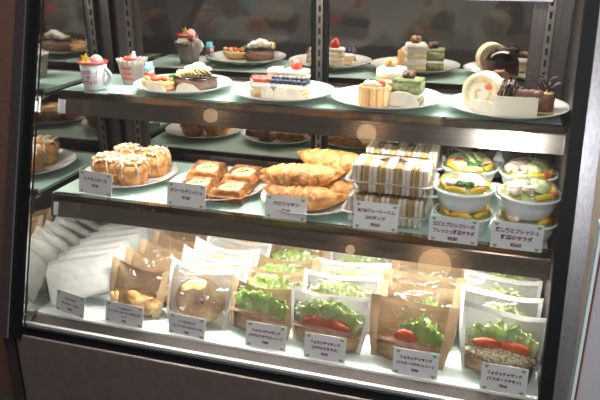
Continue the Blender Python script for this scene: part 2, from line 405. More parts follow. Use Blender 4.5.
# ------------------------------------------------------------ plates
def plate_bm(R=.093):
    pr = [(0, .004), (.5 * R, .004), (.62 * R, .0052), (.80 * R, .0105), (.97 * R, .0155), (R, .0165), (R * 1.0, .0152), (.97 * R, .0135), (.80 * R, .0075), (.62 * R, .002), (.56 * R, 0), (.50 * R, 0), (.48 * R, .0015), (0, .0015)]
    return lathe(pr, 72)
PL = [((.230, .200, ZT), 'white plate under the fruit tart and banana chocolate cake slices', .091),
      ((.427, .197, ZT), 'white plate under the strawberry cup cake, shortcake and blueberry slice', .092),
      ((.614, .197, ZT), 'white plate under the ladyfinger cake, walnut cake and green tea cake', .0955),
      ((.811, .195, ZT), 'white plate under the strawberry roll and chocolate cakes, by right frame', .096),
      ((.108, .186, ZM), 'white plate under the four iced cinnamon buns on the middle shelf', .094),
      ((.304, .176, ZM), 'white plate under the four square custard danishes', .094),
      ((.492, .160, ZM), 'white plate under the pile of croissants', .092)]
for loc, lab, R in PL:
    tag(obj('plate', plate_bm(R), 'plate', None, True, loc=loc), lab, 'plate', 'white plates on the shelves')
PT = .0042    # food stands this far above the shelf

# ------------------------------------------------------------ price tags
def heart(s):
    pts = []
    for i in range(20):
        t = 2 * PI * i / 20
        pts.append((s * .06 * 16 * math.sin(t) ** 3, s * .06 * (13 * math.cos(t) - 5 * math.cos(2 * t) - 2 * math.cos(3 * t) - math.cos(4 * t))))
    return pts
def price_tag(x0, x1, y, z, lines, label, h=.042, dy=0, lean=12, size=.0078):
    wd = math.hypot(x1 - x0, dy); t = thing('price_tag', label, 'price tag', ((x0 + x1) / 2, y, z), math.atan2(dy, x1 - x0), 'price tags')
    t.rotation_euler = (-math.radians(lean), 0, math.atan2(dy, x1 - x0))
    obj('card', bx((0, 0, h / 2 + .0005), (wd, .0009, h), None), 'card', t, False)
    bm = B()
    for sx in (-1, 1):
        for zz in (.10 * h, .90 * h):
            q = prism(heart(.0036), 0, .0003); up(q); bmesh.ops.translate(q, vec=(sx * (wd / 2 - .007), -.0006, zz), verts=q.verts); merge(bm, q)
    objs('heart_mark', bm, 'green', t, False)
    n = len(lines); zz = h * (.60 if n == 2 else .64 if n == 3 else .72)
    tx = B()
    for i, (s, k) in enumerate(lines):
        q = text_bm(s, size * k, .00035); up(q)
        w_ = max(v.co.x for v in q.verts) - min(v.co.x for v in q.verts)
        if w_ > wd * .84: bmesh.ops.scale(q, vec=(wd * .84 / w_, 1, 1), verts=q.verts)
        bmesh.ops.translate(q, vec=(0, -.0008, zz), verts=q.verts); merge(tx, q); zz -= size * (1.45 if n < 4 else 1.2)
    obj('lettering', tx, 'ink', t, False)
    obj('clear_stand', bx((0, .006, .002), (wd * .5, .012, .0012)), 'pack', t, False)
    return t
price_tag(.054, .129, .086, ZM, [('シナモンロール', 1), ('¥190', .95)], 'price tag reading 190 yen in front of the cinnamon buns', dy=-.008)
price_tag(.244, .320, .078, ZM, [('オワールデニッシュ', 1), ('¥160', 1)], 'price tag reading 160 yen in front of the square danishes', dy=-.003)
price_tag(.433, .507, .074, ZM, [('クロワッサン', 1), ('¥160', 1)], 'price tag in front of the croissants', .040)
price_tag(.588, .662, .073, ZM, [('BLT&ジューシーハム', .95), ('DXサンド', .95), ('¥360', .95)], 'price tag in front of the clear sandwich packs', .046)
price_tag(.713, .789, .061, ZM, [('エビとブロッコリーの', 1), ('フレッシュ野菜サラダ', 1), ('¥280', 1)], 'price tag reading 280 yen before the shrimp and broccoli salads', .042, -.002, 2)
price_tag(.808, .884, .062, ZM, [('蒸し鶏とフレッシュ', 1), ('野菜のサラダ', 1), ('¥260', 1)], 'price tag reading 260 yen before the chicken salads', .044, 0, 2)
FS = 'フォカッチャサンド'
price_tag(.022, .094, .010, .0015, [('フォカッチャ', .8), ('(サーモンベーグル)', .8), ('¥360', .85)], 'price tag in front of the leftmost white bags', .040, -.016, 14, .0064)
price_tag(.136, .217, .006, .0015, [('ベーグルサンド', .7), ('(ハム・クリームチーズベーグルサンド)', .8), ('ハーフ', .6), ('¥280', .7)], 'price tag in front of the bagels in kraft bags', .039, -.006, 14, .0064)
price_tag(.268, .341, .004, .0015, [('ベーグルサンド', .75), ('(ブルーベリークリームチーズベーグル)', .85), ('¥280', .75)], 'price tag in front of the round bagels in white bags', .037, -.004, 14, .0064)
price_tag(.416, .490, .008, .0015, [(FS, .9), ('(アボカドサラミ) ハーフ', .9), ('¥380', .85)], 'price tag at the half sandwiches in kraft bags, left of the tomato ones', .044, 0, 14, .0066)
price_tag(.524, .596, .004, .0015, [(FS, .9), ('(アボカドサラミ)', .9), ('¥360', .9)], 'price tag before the white bag with two tomato slices and salami', .043, 0, 14, .0066)
price_tag(.676, .749, .003, .0015, [(FS, .9), ('(マスタードチキン) ハーフ', .9), ('¥380', .85)], 'price tag before the kraft bag with a red tomato', .043, 0, 14, .0066)
price_tag(.816, .886, .000, .0015, [(FS, .9), ('(マスタードチキン)', .9), ('¥360', .9)], 'price tag before the grain sandwich in the right front corner', .044, 0, 14, .0066)

# ------------------------------------------------------------ cups, upper shelf left
def curved_text(lines, size, R0, R1, H, ztop, gap, ang0=0, tilt=0):
    bm = B(); z = ztop
    for s in lines:
        q = text_bm(s, size, .0003)
        for v in q.verts:
            x, zz = v.co.x, v.co.y + z + v.co.x * tilt; R = R0 + (R1 - R0) * zz / H + .0007; a = -PI / 2 + ang0 + x / R
            v.co = Vector((R * math.cos(a), R * math.sin(a), zz))
        merge(bm, q); z -= gap
    return bm
def mug():
    t = thing('mug_dessert', 'white mug with red rim, holding pink ice cream and a yellow star', 'mug', (.066, .163, ZT + .001), .1)
    R0, R1, H = .0205, .0255, .050
    obj('mug_body', lathe([(0, .001), (R0 - .002, 0), (R0, .002), (R1, H), (R1 - .0015, H), (R0 - .002, .004), (0, .004)], 48), 'enamel', t)
    obj('rim', lathe([(R1 - .002, H - .0008), (R1 + .0022, H - .0008), (R1 + .0026, H + .0012), (R1, H + .0026), (R1 - .0024, H + .001), (R1 - .002, H - .0008)], 48), 'red', t)
    pts = [(R1 - .004 + .0145 * math.sin(PI * k / 14) ** .8, 0, .040 - .030 * k / 14) for k in range(15)]
    obj('handle', xf(tube(pts, .0028, 10, flat=1.6), rot=(0, 0, -.15)), 'enamel', t)
    obj('cream', blob((0, 0, H - .003), (R1 - .002, R1 - .002, .004), .1), 'creamy', t)
    obj('ice_cream', blob((.009, -.002, H + .003), .0115, .08, 120), 'pink', t)
    st = [(r * math.cos(PI / 2 + k * PI / 5), r * math.sin(PI / 2 + k * PI / 5)) for k in range(10) for r in [(.0105 if k % 2 == 0 else .0045)]]
    q = prism(st, -.0015, .0015, bev=.0005); up(q); xf(q, (-.011, -.008, H + .008), (-.2, .25, 0)); obj('star', q, 'yellow', t, False)
    obj('lettering', curved_text(['メロ2', '・の', 'ハロウィン'], .0078, R0, R1, H, .032, .0095, -.15, .05), 'redink', t, False)
    q = tube([(math.cos(a) * .0255, math.sin(a) * .0255, z) for a, z in ((-1.05, .026), (-.98, .024), (-.9, .034), (-.82, .038))], .0006, 5); obj('check_mark', q, 'redink', t)
mug()
def snow_cup():
    t = thing('cup_dessert', 'fluted pale cup with red lettering, berries on top and a clay snowman beside', 'cup', (.104, .238, ZT + .001), .12)
    R0, R1, H = .0205, .030, .046
    fl = lambda a, r, z, k: (r * (1 + .035 * math.cos(18 * a) * z / H), z + (.0015 * math.cos(18 * a) if z > H * .9 else 0))
    obj('cup_body', lathe([(0, 0), (R0, 0), (R0 + .003, H * .3), (R1 - .004, H * .75), (R1, H), (R1 - .003, H), (R1 - .006, H - .006), (0, H - .007)], 72, fn=fl), 'graycup', t)
    obj('dessert_filling', blob((0, 0, H - .006), (R1 - .005, R1 - .005, .006), .15, 80), 'mousse', t)
    bm = B()
    for k, (x, y, r) in enumerate(((-.006, -.014, .005), (.003, -.016, .0052), (-.001, -.008, .005))): blob((x, y, H + .003), r, .03, bm=bm, sub=2)
    objs('berry', bm, 'berry', t)
    bm = blob((.008, -.009, H + .006), (.005, .004, .006), .05, sub=2); blob((.009, -.009, H + .013), .0035, 0, bm=bm, sub=2); obj('topper', bm, 'white', t)
    obj('topper_leaf', blob((.003, -.007, H + .010), (.004, .003, .002), .2, sub=2), 'leaf', t)
    obj('lettering', curved_text(['Sweet', 'Snow', 'White'], .0102, R0 + .001, R1 - .0005, H, .029, .0105, -.12), 'redink', t, False)
    s = thing('snowman_figure', 'small clay snowman with light blue hat leaning on the fluted cup', 'figurine', (.149, .222, ZT + .001), .2)
    obj('snowman_body', blob((0, 0, .011), (.011, .010, .012), .02), 'white', s)
    obj('snowman_head', blob((.001, 0, .028), (.0085, .008, .008), .02), 'white', s)
    obj('coat', blob((0, -.001, .014), (.012, .0105, .007), .08), 'blue', s)
    obj('scarf', lathe([(.006, .019), (.0105, .020), (.0105, .0235), (.006, .024), (.006, .019)], 24), 'berry', s)
    obj('hat', lathe([(.0, .033), (.011, .033), (.011, .035), (.0075, .0355), (.0068, .0445), (0, .0445)], 24), 'blue', s)
    obj('nose', tube([(.001, -.007, .028), (.0, -.013, .027)], lambda u: .0015 * (1 - u) + .0002, 8), 'pepper', s)
    b2 = blob((-.0025, -.0075, .031), .0009, 0, sub=1); blob((.0045, -.0075, .031), .0009, 0, bm=b2, sub=1); objs('eye', b2, 'black', s)
snow_cup()

# ------------------------------------------------------------ cakes
def fan_paper(t, c, w_, h, rz=0, tilt=.12, mt='cakepaper'):
    """rounded folded paper leaf standing against a cake"""
    def f(u, v):
        a = (u - .5) * 2; top = h * math.sqrt(max(0, 1 - abs(a) ** 2.2)); z = v * top
        return Vector((a * w_ / 2, -.004 * math.cos(a * 9) * v * .3 + z * tilt - .004 * (1 - a * a), z))
    q = grid(f, 28, 8); xf(q, c, (0, 0, rz)); return obj('paper', q, mt, t, True, .0004)
def slab(poly, layers, t, bev=.0012):
    z = 0; out = []
    for nm, h, m in layers:
        out.append(obj(nm, prism(poly, z, z + h, None, min(bev, h * .3)), m, t, True)); z += h
    return z
def rectp(w_, d, cx=0, cy=0): return [(cx - w_ / 2, cy - d / 2), (cx + w_ / 2, cy - d / 2), (cx + w_ / 2, cy + d / 2), (cx - w_ / 2, cy + d / 2)]
ZP = ZT + PT + .0006
def strawberry(t, c, s=.010, rot=(0, 0, 0), name='strawberry'):
    pr = [(0, -1.1), (.35, -.85), (.72, -.3), (.92, .25), (.85, .65), (.5, .9), (0, .85)]
    q = lathe([(r * s, z * s) for r, z in pr][::1], 20); xf(q, c, rot); return obj(name, q, 'berry', t)
# plate 1
t = thing('fruit_tart_slice', 'yellow fruit tart slice with red fruit, left on its plate', 'cake', (.196, .178, ZP + .001), -.15)
wedge = [(-.036, -.012), (.022, -.020), (.030, .020), (-.006, .024)]
z = slab(wedge, [('tart_base', .007, 'crust'), ('sponge', .009, 'sponge')], t)
b = B()
for k, (x, y) in enumerate(((-.016, .0), (.0, .006), (.012, -.004), (.016, .012), (-.004, -.008))): blob((x, y, z + .003), (.0085, .006, .0045), .2, bm=b, sub=2, seed=k, rot=(0, .5 * (k % 3 - 1), k))
objs('red_fruit', b, 'tomato', t)
b = B()
for k, (x, y) in enumerate(((-.026, -.006), (-.010, .012), (.020, .004))): blob((x, y, z + .003), (.007, .005, .004), .2, bm=b, sub=2, seed=k + 9, rot=(0, .3, k))
objs('yellow_fruit', b, 'banana', t)
b = B()
for k in range(3): blob((.022, .012 - .006 * k, z + .009), (.006, .003, .0025), .2, bm=b, sub=2, rot=(.3 * k, .5, k))
objs('mint_leaf', b, 'leaf', t)
fan_paper(t, (.004, -.024, -.001), .052, .019, -.08)
t = thing('banana_chocolate_slice', 'chocolate cake slice with banana slices and whipped cream', 'cake', (.256, .186, ZP + .001), -.1)
wedge = [(-.034, -.010), (.032, -.022), (.040, .024), (-.022, .026)]
z = slab(wedge, [('crust_base', .005, 'chocsponge'), ('chocolate_layer', .016, 'mousse'), ('glaze', .002, 'choc')], t)
b = B()
for k in range(9):
    q = lathe([(0, 0), (.0095, 0), (.0098, .0015), (.0095, .0028), (0, .0028)], 18); xf(q, (-.022 + .0065 * k, -.002 + .004 * math.sin(k), z + .004 + .0006 * k), (.3, .75, .2 * k)); merge(b, q)
objs('banana_slice', b, 'banana', t)
b = B()
for k in range(6): tube([(-.004 + .007 * k, -.014, z + .006), (.002 + .007 * k, .0, z + .014), (.004 + .007 * k, .012, z + .010)], .0011, 6, bm=b)
objs('chocolate_drizzle', b, 'choc', t)
b = B()
for k, (x, y, zz, r) in enumerate(((-.006, .010, .012, .011), (.008, .010, .017, .012), (.020, .014, .013, .009), (-.015, .012, .008, .008))): blob((x, y, z + zz), (r * 1.25, r, r * .75), .22, 90, b, 3, k)
obj('whipped_cream', b, 'cream', t)
fan_paper(t, (.004, -.024, -.001), .056, .018, -.1)
obj('clear_wrap', xf(grid(lambda u, v: Vector((.041, -.02 + .045 * u, .036 * v)), 4, 4), rot=(0, 0, 0)), 'film', t)
# plate 2
t = thing('strawberry_cup_cake', 'small sponge cake in clear film topped with red strawberry jelly', 'cake', (.396, .187, ZP + .001), .05)
z = slab(rectp(.040, .040), [('sponge', .012, 'sponge'), ('cream_layer', .012, 'cream')], t, .004)
b = B()
for k in range(12): blob((-.012 + .008 * (k % 4), -.011 + .010 * (k // 4), z + .004), (.0065, .006, .0055), .2, 160, b, 2, k)
objs('strawberry_piece', b, 'berry', t)
def wrapf(u, v):
    a = u * 2 * PI; c_, s_ = math.cos(a), math.sin(a); r = .0225 / max(abs(c_), abs(s_)) ** .75
    return Vector((r * c_, r * s_, .034 * v))
obj('clear_wrap', grid(wrapf, 40, 4), 'film', t)
fan_paper(t, (.012, -.024, -.001), .026, .024, -.2)
t = thing('strawberry_shortcake', 'white shortcake slice with one whole strawberry on top', 'cake', (.428, .228, ZP + .001), -.05)
z = slab(rectp(.074, .030), [('sponge', .012, 'pale_sponge'), ('cream_layer', .010, 'cream'), ('upper_sponge', .010, 'pale_sponge'), ('cream_top', .009, 'cream')], t, .002)
strawberry(t, (.017, -.002, z + .008), .012, (PI, .2, 0))
obj('mint_leaf', blob((-.004, -.002, z + .003), (.006, .004, .002), .2, sub=2, rot=(0, -.4, 0)), 'leaf', t)
t = thing('blueberry_slice', 'pale cake slice covered with dark blueberries', 'cake', (.440, .184, ZP + .001), -.08)
z = slab([(-.030, -.016), (.034, -.020), (.038, .016), (-.026, .016)], [('tart_base', .006, 'pale_sponge'), ('sponge', .008, 'sponge'), ('cream_layer', .010, 'cream')], t, .002)
b = B(); r2 = random.Random(3)
for k in range(26):
    blob((-.024 + .0085 * (k % 8) + r2.uniform(-.001, .001), -.012 + .009 * (k // 8), z + .0035 + (.004 if k // 8 == 1 else 0)), .0052, .03, bm=b, sub=2)
objs('blueberry', b, 'blueberry', t)
fan_paper(t, (.010, -.025, -.001), .062, .024, -.04)
# plate 3
t = thing('ladyfinger_cake', 'round cake walled with upright ladyfingers and topped with fruit', 'cake', (.597, .166, ZP + .001), 0)
obj('filling', lathe([(0, .002), (.020, .002), (.020, .028), (0, .030)], 32), 'cream', t)
for k in range(13):
    a = 2 * PI * k / 13
    q = bx((0, 0, .0165), (.0105, .006, .033), None, .0025); xf(q, (.0225 * math.cos(a), .0225 * math.sin(a), .0), (0, 0, a + PI / 2)); obj('ladyfinger', q, 'finger', t)
b = B()
for k in range(5): blob((-.011 + .010 * (k % 3), -.008 + .012 * (k // 3), .035), (.0075, .0065, .006), .2, bm=b, sub=2, seed=k)
objs('orange_fruit', b, 'shrimp', t)
strawberry(t, (.012, -.004, .036), .008, (PI / 2, .3, .4))
obj('mint_leaf', blob((.002, .006, .041), (.008, .005, .003), .3, 90, sub=2), 'leaf', t)
t = thing('walnut_cream_cake', 'square white cream cake with a walnut on top', 'cake', (.617, .214, ZP + .001), -.25)
z = slab(rectp(.042, .036), [('sponge', .012, 'pale_sponge'), ('cream_layer', .014, 'cream'), ('upper_sponge', .012, 'pale_sponge'), ('cream_top', .018, 'cream')], t, .002)
b = B()
for k in range(7): blob((-.006 + .005 * (k % 3), -.004 + .005 * (k // 3), z + .006 + .003 * (k % 2)), .0062, .5, 300, b, 2, k)
obj('walnut', b, 'nut', t)
t = thing('green_tea_cake', 'square green tea layer cake with dark nuts on top', 'cake', (.650, .190, ZP + .001), -.12)
z = slab(rectp(.048, .038), [('green_sponge', .013, 'matcha'), ('cream_layer', .006, 'cream'), ('upper_green_sponge', .019, 'matcha'), ('cream_top', .005, 'matcha')], t, .0015)
b = B()
for k in range(8): blob((-.004 + .005 * (k % 3), -.004 + .005 * (k // 3), z + .005 + .003 * (k % 2)), .0058, .5, 300, b, 2, k + 20)
obj('dark_nut', b, 'darknut', t)
fan_paper(t, (-.004, -.024, -.001), .062, .026, -.02)
# plate 4
t = thing('strawberry_roll_cake', 'thick slice of yellow cream roll cake with strawberries', 'cake', (.772, .190, ZP + .0295), 0)
t.rotation_euler = (0, 0, -.35)
RR = .030
q = lathe([(0, -.013), (RR - .001, -.013), (RR, -.012), (RR, .012), (RR - .001, .013), (0, .013)], 48); obj('roll', up(q), 'cream', t)
q = lathe([(RR - .008, -.0145), (RR, -.0145), (RR + .001, -.0135), (RR + .001, .0135), (RR, .0145), (RR - .008, .0145), (RR - .008, -.0145)], 48); obj('outer_sponge', up(q), 'pale_sponge', t)
def spf(u, v):
    a = 1.2 + u * 8.2; r = .0035 + .0200 * u + (v - .5) * .0052
    return Vector((r * math.cos(a), -.0136, r * math.sin(a)))
obj('inner_sponge', grid(spf, 60, 2), 'sponge', t, True, .0016)
b = blob((.013, -.0135, .011), (.0075, .003, .006), .1, sub=2); blob((.006, -.0135, -.014), (.006, .003, .005), .1, bm=b, sub=2); objs('strawberry_piece', b, 'tomato', t)
fan_paper(t, (.008, -.019, -.029), .052, .020, .0)
t = thing('chocolate_dome_cake', 'glossy chocolate dome cake behind the roll cake', 'cake', (.793, .236, ZP + .001), 0)
obj('dome', lathe([(0, .053), (.013, .051), (.025, .044), (.032, .031), (.034, .016), (.034, .002), (.032, 0), (0, 0)], 48), 'chocsponge', t)
obj('chocolate_cap', lathe([(0, .0545), (.0135, .0525), (.026, .0452), (.0335, .031), (.031, .0305), (0, .050)], 48), 'choc', t)
obj('cream_swirl', tube([(.008 * math.cos(k), .008 * math.sin(k), .053 + .0003 * k) for k in range(8)], .0016, 6), 'mousse', t)
t = thing('chocolate_lace_cake', 'white wrapped cake topped with chestnuts and chocolate lace', 'cake', (.822, .166, ZP + .001), .03)
z = slab(rectp(.062, .030), [('sponge', .010, 'pale_sponge'), ('cream_layer', .018, 'cream')], t, .002)
b = B()
for k in range(5): blob((-.004 + .0095 * k, -.003 + .004 * (k % 2), z + .006), (.0085, .007, .0068), .15, 150, b, 2, k)
objs('chestnut', b, 'mousse', t)
b = B(); r2 = random.Random(5)
for k in range(9):
    x0 = -.026 + .0028 * k; tube([(x0, -.012, z + .001), (x0 + r2.uniform(0, .008), -.002, z + .020 + r2.uniform(0, .006)), (x0 + r2.uniform(0, .014), .010, z + .010)], .0014, 6, bm=b)
for k in range(6): tube([(-.028, -.010 + .004 * k, z + .003), (-.012, -.008 + .004 * k, z + .021), (.004, -.006 + .004 * k, z + .014)], .0013, 6, bm=b)
obj('chocolate_lace', b, 'choc', t)
obj('white_wrap', bx((0, -.0165, .015), (.068, .0012, .031)), 'cakepaper', t, False)
t = thing('chocolate_cup_cake', 'small dark chocolate cup with curled chocolate sticks on gold paper', 'cake', (.868, .188, ZP + .0015), 0)
fl = lambda a, r, z, k: (r * (1 + .05 * math.cos(22 * a)), z)
obj('gold_paper', lathe([(0, 0), (.018, 0), (.025, .005), (.0245, .0055), (.017, .0012), (0, .001)], 66, fn=fl), 'goldpaper', t)
obj('cake_body', lathe([(0, .001), (.0135, .001), (.0145, .030), (.0125, .031), (0, .029)], 32), 'chocsponge', t)
obj('caramel_top', lathe([(0, .0305), (.0122, .0312), (.0122, .0325), (0, .0332)], 32), 'banana', t)
b = B()
for k in range(7):
    a = k * .9; pts = [((.002 + .030 * u) * math.cos(a + u * 1.0), (.002 + .030 * u) * math.sin(a + u * 1.0) * .5, .032 + .020 * math.sin(u * 1.7) + .004 * (k % 3)) for u in [i / 8 for i in range(9)]]
    tube(pts, lambda u: .0020 * (1 - u * .7), 6, bm=b)
objs('chocolate_curl', b, 'choc', t)

# ------------------------------------------------------------ cinnamon buns
def make_bun():
    t = thing('cinnamon_bun', 'x', 'bun', group='iced cinnamon buns')
    fl = lambda a, r, z, k: (r * (1 + .02 * math.sin(5 * a + k)), z)
    obj('bun_body', lathe([(0, 0), (.022, 0), (.0245, .002), (.028, .014), (.031, .026), (.0325, .032), (.030, .040), (.020, .046), (0, .047)], 48, fn=fl), 'bun', t)
    pts = []
    for k in range(60):
        u = k / 59; a = u * 4.6 * PI; r = .004 + .024 * u; pts.append((r * math.cos(a), r * math.sin(a), .050 - .010 * u * u + .001 * math.sin(a * 3)))
    obj('swirl', tube(pts, lambda u: .0050 + .001 * math.sin(u * 30), 10), 'bun', t)
    b = B(); r2 = random.Random(11)
    for k in range(7):
        y = -.024 + .008 * k; xw = math.sqrt(max(.0, .030 ** 2 - y * y)) * .95
        def f(u, v, y=y, xw=xw, k=k):
            x = -xw + 2 * xw * u; rr = math.hypot(x, y)
            zz = .0555 - 9.5 * rr * rr + .0016 * math.sin(u * 25 + k) ; wv = .0034 + .0018 * math.sin(u * 9 + k * 2)
            a = v * PI
            return Vector((x, y + wv * math.cos(a), zz + .0022 * math.sin(a)))
        if k % 2 == 0: grid(f, 24, 6, b)
    for k in range(7):
        a = k * .93 + .3; L = .006 + .010 * r2.random(); c_, s_ = math.cos(a), math.sin(a)
        tube([(.026 * c_, .026 * s_, .047), (.0315 * c_, .0315 * s_, .040), (.0335 * c_, .0335 * s_, .034), (.0325 * c_, .0325 * s_, .034 - L)], lambda u: .0028 - .0010 * math.sin(u * PI), 8, bm=b)
    blob((0, 0, .051), (.012, .009, .003), .5, 120, b, 3); blob((.012, -.013, .048), (.012, .008, .0035), .5, 120, b, 3, 4, (.35, .3, 0)); blob((-.013, .006, .048), (.011, .009, .0035), .5, 120, b, 3, 7, (0, -.4, 0))
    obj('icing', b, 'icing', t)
    return t
bn = make_bun(); zb = ZM + PT + .0012
BP = [(.084, .150, .25, 'iced cinnamon bun at front left, behind the 190 yen tag'), (.138, .148, 1.5, 'iced cinnamon bun at front centre, most fully visible of the four'),
      (.152, .212, 3.2, 'iced cinnamon bun at the rear right of the plate'), (.092, .214, 4.4, 'iced cinnamon bun at the rear left, mostly hidden by the front two')]
for i, (x, y, rz, lab) in enumerate(BP):
    if i == 0: bn.location = (x, y, zb); bn.rotation_euler = (0, 0, rz); bn['label'] = lab
    else: dup(bn, (x, y, zb), rz, lab)

# ------------------------------------------------------------ danishes
def make_danish():
    t = thing('square_danish', 'x', 'pastry', group='square custard danishes')
    S = .0345
    def f(u, v):
        a, b_ = 2 * u - 1, 2 * v - 1
        x, y = a * S * (1 - .06 * b_ * b_), b_ * S * (1 - .06 * a * a); m = max(abs(a), abs(b_)); r = math.hypot(a, b_)
        z = .021 * (1 - m ** 10) + .004 * max(0, math.sin((m - .55) * 7)) if m > .55 else .021
        if r < .74: z -= .005 * (1 - (r / .74) ** 4)
        z += .0012 * noise.noise(Vector((a * 4, b_ * 4, 0)))
        return Vector((x, y, max(z, .012)))
    bm = grid(f, 36, 36)
    n = 36
    for k in range(5):  # flaky side layers
        s = S * (.93 + .035 * (k % 2)) ; box(bm, (0, 0, .0012 + .0026 * k), (2 * s * .97, 2 * s * .97, .0024), None, .0009)
    obj('pastry', bm, 'danish', t)
    obj('custard', blob((0, 0, .0185), (.0245, .0245, .0035), .08, 60), 'danishcream', t)
    b = B(); r2 = random.Random(2)
    for k in range(9): box(b, (r2.uniform(-.007, .007), r2.uniform(-.006, .006), .0225), (.003, .0022, .0014), (r2.random(), r2.random(), r2.random()))
    objs('pistachio_bit', b, 'leaf', t, False)
    return t
dn = make_danish(); zd = ZM + PT + .001
DP = [((.280, .137, zd), (0, 0, .05), 'square danish at front left, partly behind its price tag'), ((.347, .134, zd), (0, 0, .0), 'square danish at front right, nearest the croissants'),
      ((.268, .205, zd + .008), (.10, .06, .1), 'square danish at rear left, tilted forward'), ((.344, .206, zd + .006), (.08, 0, -.06), 'square danish at rear right of the plate')]
for i, (l, r_, lab) in enumerate(DP):
    if i == 0: dn.location = l; dn.rotation_euler = r_; dn['label'] = lab
    else: dup(dn, l, r_, lab)

# ------------------------------------------------------------ croissants
def croissant_bm(L=.070, R=.0275, bend=.30):
    n, seg = 110, 28; bm = B(); rows = []
    for k in range(n + 1):
        u = k / n; s = (u - .5) * 2
        x = L * s; y = bend * L * s * s
        e = max(0, 1 - abs(s) ** 2.0); r = R * (.22 + .80 * e ** .95) if abs(s) < .995 else R * .10
        ph = abs(s) * 3.9 + .5; fr = ph - math.floor(ph)
        r *= 1.05 - .19 * (fr ** 2 if fr < .9 else .81 * (1 - (fr - .9) / .1))
        c = Vector((x, y, 0)); tz = Vector((1, 2 * bend * s, 0)).normalized(); nv = Vector((-tz.y, tz.x, 0))
        row = []
        for i in range(seg):
            a = 2 * PI * i / seg; w_ = r * (1 + .06 * noise.noise(Vector((x * 70, math.cos(a) * 2.2, math.sin(a) * 2.2 + x * 30))))
            zz = math.sin(a) * w_ * .86; tw = tz * (.014 * math.cos(a) * (1 if s > 0 else -1) * min(1, abs(s) * 2))
            row.append(bm.verts.new(c + nv * math.cos(a) * w_ + Vector((0, 0, max(zz, -.62 * R) + .62 * R)) + tw))
        rows.append(row)
    for p, q in zip(rows, rows[1:]):
        for i in range(seg): j = (i + 1) % seg; bm.faces.new((p[i], p[j], q[j], q[i]))
    bm.faces.new(rows[0][::-1]); bm.faces.new(rows[-1]); bmesh.ops.recalc_face_normals(bm, faces=bm.faces)
    return bm
cr = obj('croissant', croissant_bm(), 'croissant'); zc = ZM + PT + .001
CP = [((.484, .117, zc + .003), (0, .02, .02, .96), 'front croissant lying on the plate behind the price tag'),
      ((.510, .175, zc + .002), (0, .02, -.25), 'lower rear croissant, its right end showing under the others'),
      ((.462, .200, zc + .002), (0, 0, .35), 'lowest back croissant, hidden at the rear left of the plate'),
      ((.475, .140, zc + .033), (.0, -.06, .06), 'large croissant laid across the front of the pile'),
      ((.520, .196, zc + .046), (.05, .02, -.06), 'topmost croissant at the back of the pile')]
for i, (l, r_, lab) in enumerate(CP):
    o = cr if i == 0 else cr.copy()
    if i: C.objects.link(o)
    o.location = l; o.rotation_euler = r_[:3]; tag(o, lab, 'croissant', 'croissants piled on a plate')

# ------------------------------------------------------------ sandwich packs
def make_pack():
    t = thing('sandwich_pack', 'x', 'sandwich pack', group='clear sandwich packs')
    W, D, H = .136, .082, .050
    n = 9; wdt = (W - .012) / n; hh = .046
    for i in range(n):
        c0 = -W / 2 + .006 + i * wdt; kind = 'white_bread' if i % 2 == 0 else 'brown_bread'
        q = B(); sl = wdt * .43
        box(q, (0, 0, hh / 2), (sl, D - .018, hh), None, .002); bmesh.ops.translate(q, vec=(c0 + wdt * .24, 0, .002), verts=q.verts)
        s = obj('sandwich', q, kind, t)
        obj('bread_slice', bx((c0 + wdt * .78, 0, .002 + hh / 2), (sl, D - .018, hh * .985), None, .002), kind, s)
        obj('filling', bx((c0 + wdt * .51, 0, .001 + hh / 2), (wdt * .14, D - .021, hh * .93)), 'ham', s, False)
        def f(u, v, c0=c0): return Vector((c0 + wdt * .49 + .0012 * math.sin(u * 26 + v * 7), -(D - .016) / 2 + (D - .016) * u, -.001 + v * (hh + .0005 + .0012 * math.sin(u * 33))))
        if i % 2: obj('lettuce_filling', grid(f, 30, 6), 'lettuce', s, True, .0009)
    def lidf(z0, z1, i0, i1):
        def f(u, v):
            a = u * 2 * PI; c_, s_ = math.cos(a), math.sin(a); e = 6
            k_ = (abs(c_) ** e + abs(s_) ** e) ** (-1 / e); z = z0 + (z1 - z0) * v; ins = i0 + (i1 - i0) * v
            return Vector((k_ * c_ * (W / 2 - ins), k_ * s_ * (D / 2 - ins), z + .0004 * math.cos(a * 24)))
        return f
    b = grid(lidf(.022, .001, 0, .006), 72, 4); obj('tray', b, 'pack', t)
    b = grid(lidf(.024, .0465, .0, .0035), 72, 4); grid(lidf(.0465, .0510, .0035, .009), 72, 2, b); grid(lidf(.0510, .0512, .009, .06), 72, 1, b); obj('lid', b, 'pack', t)
    def rim(u, v):
        a = u * 2 * PI; c_, s_ = math.cos(a), math.sin(a); k_ = (abs(c_) ** 8 + abs(s_) ** 8) ** (-1 / 8); ins = -.006 * v
        return Vector((k_ * c_ * (W / 2 - ins), k_ * s_ * (D / 2 - ins), .023))
    obj('flange', grid(rim, 72, 2), 'packrim', t, True, .0016)
    return t
pk = make_pack()
PP = [((.635, .128, ZM + .0005), .02, 'lower front sandwich pack, behind the sandwich price tag'), ((.640, .134, ZM + .0525), -.02, 'upper front sandwich pack in clear plastic box'),
      ((.640, .236, ZM + .0005), .02, 'lower rear sandwich pack at the back of the middle shelf'), ((.642, .232, ZM + .0525), 0, 'upper rear sandwich pack behind the front stack')]
for i, (l, rz, lab) in enumerate(PP):
    if i == 0: pk.location = l; pk.rotation_euler = (0, 0, rz); pk['label'] = lab
    else: dup(pk, l, rz, lab)

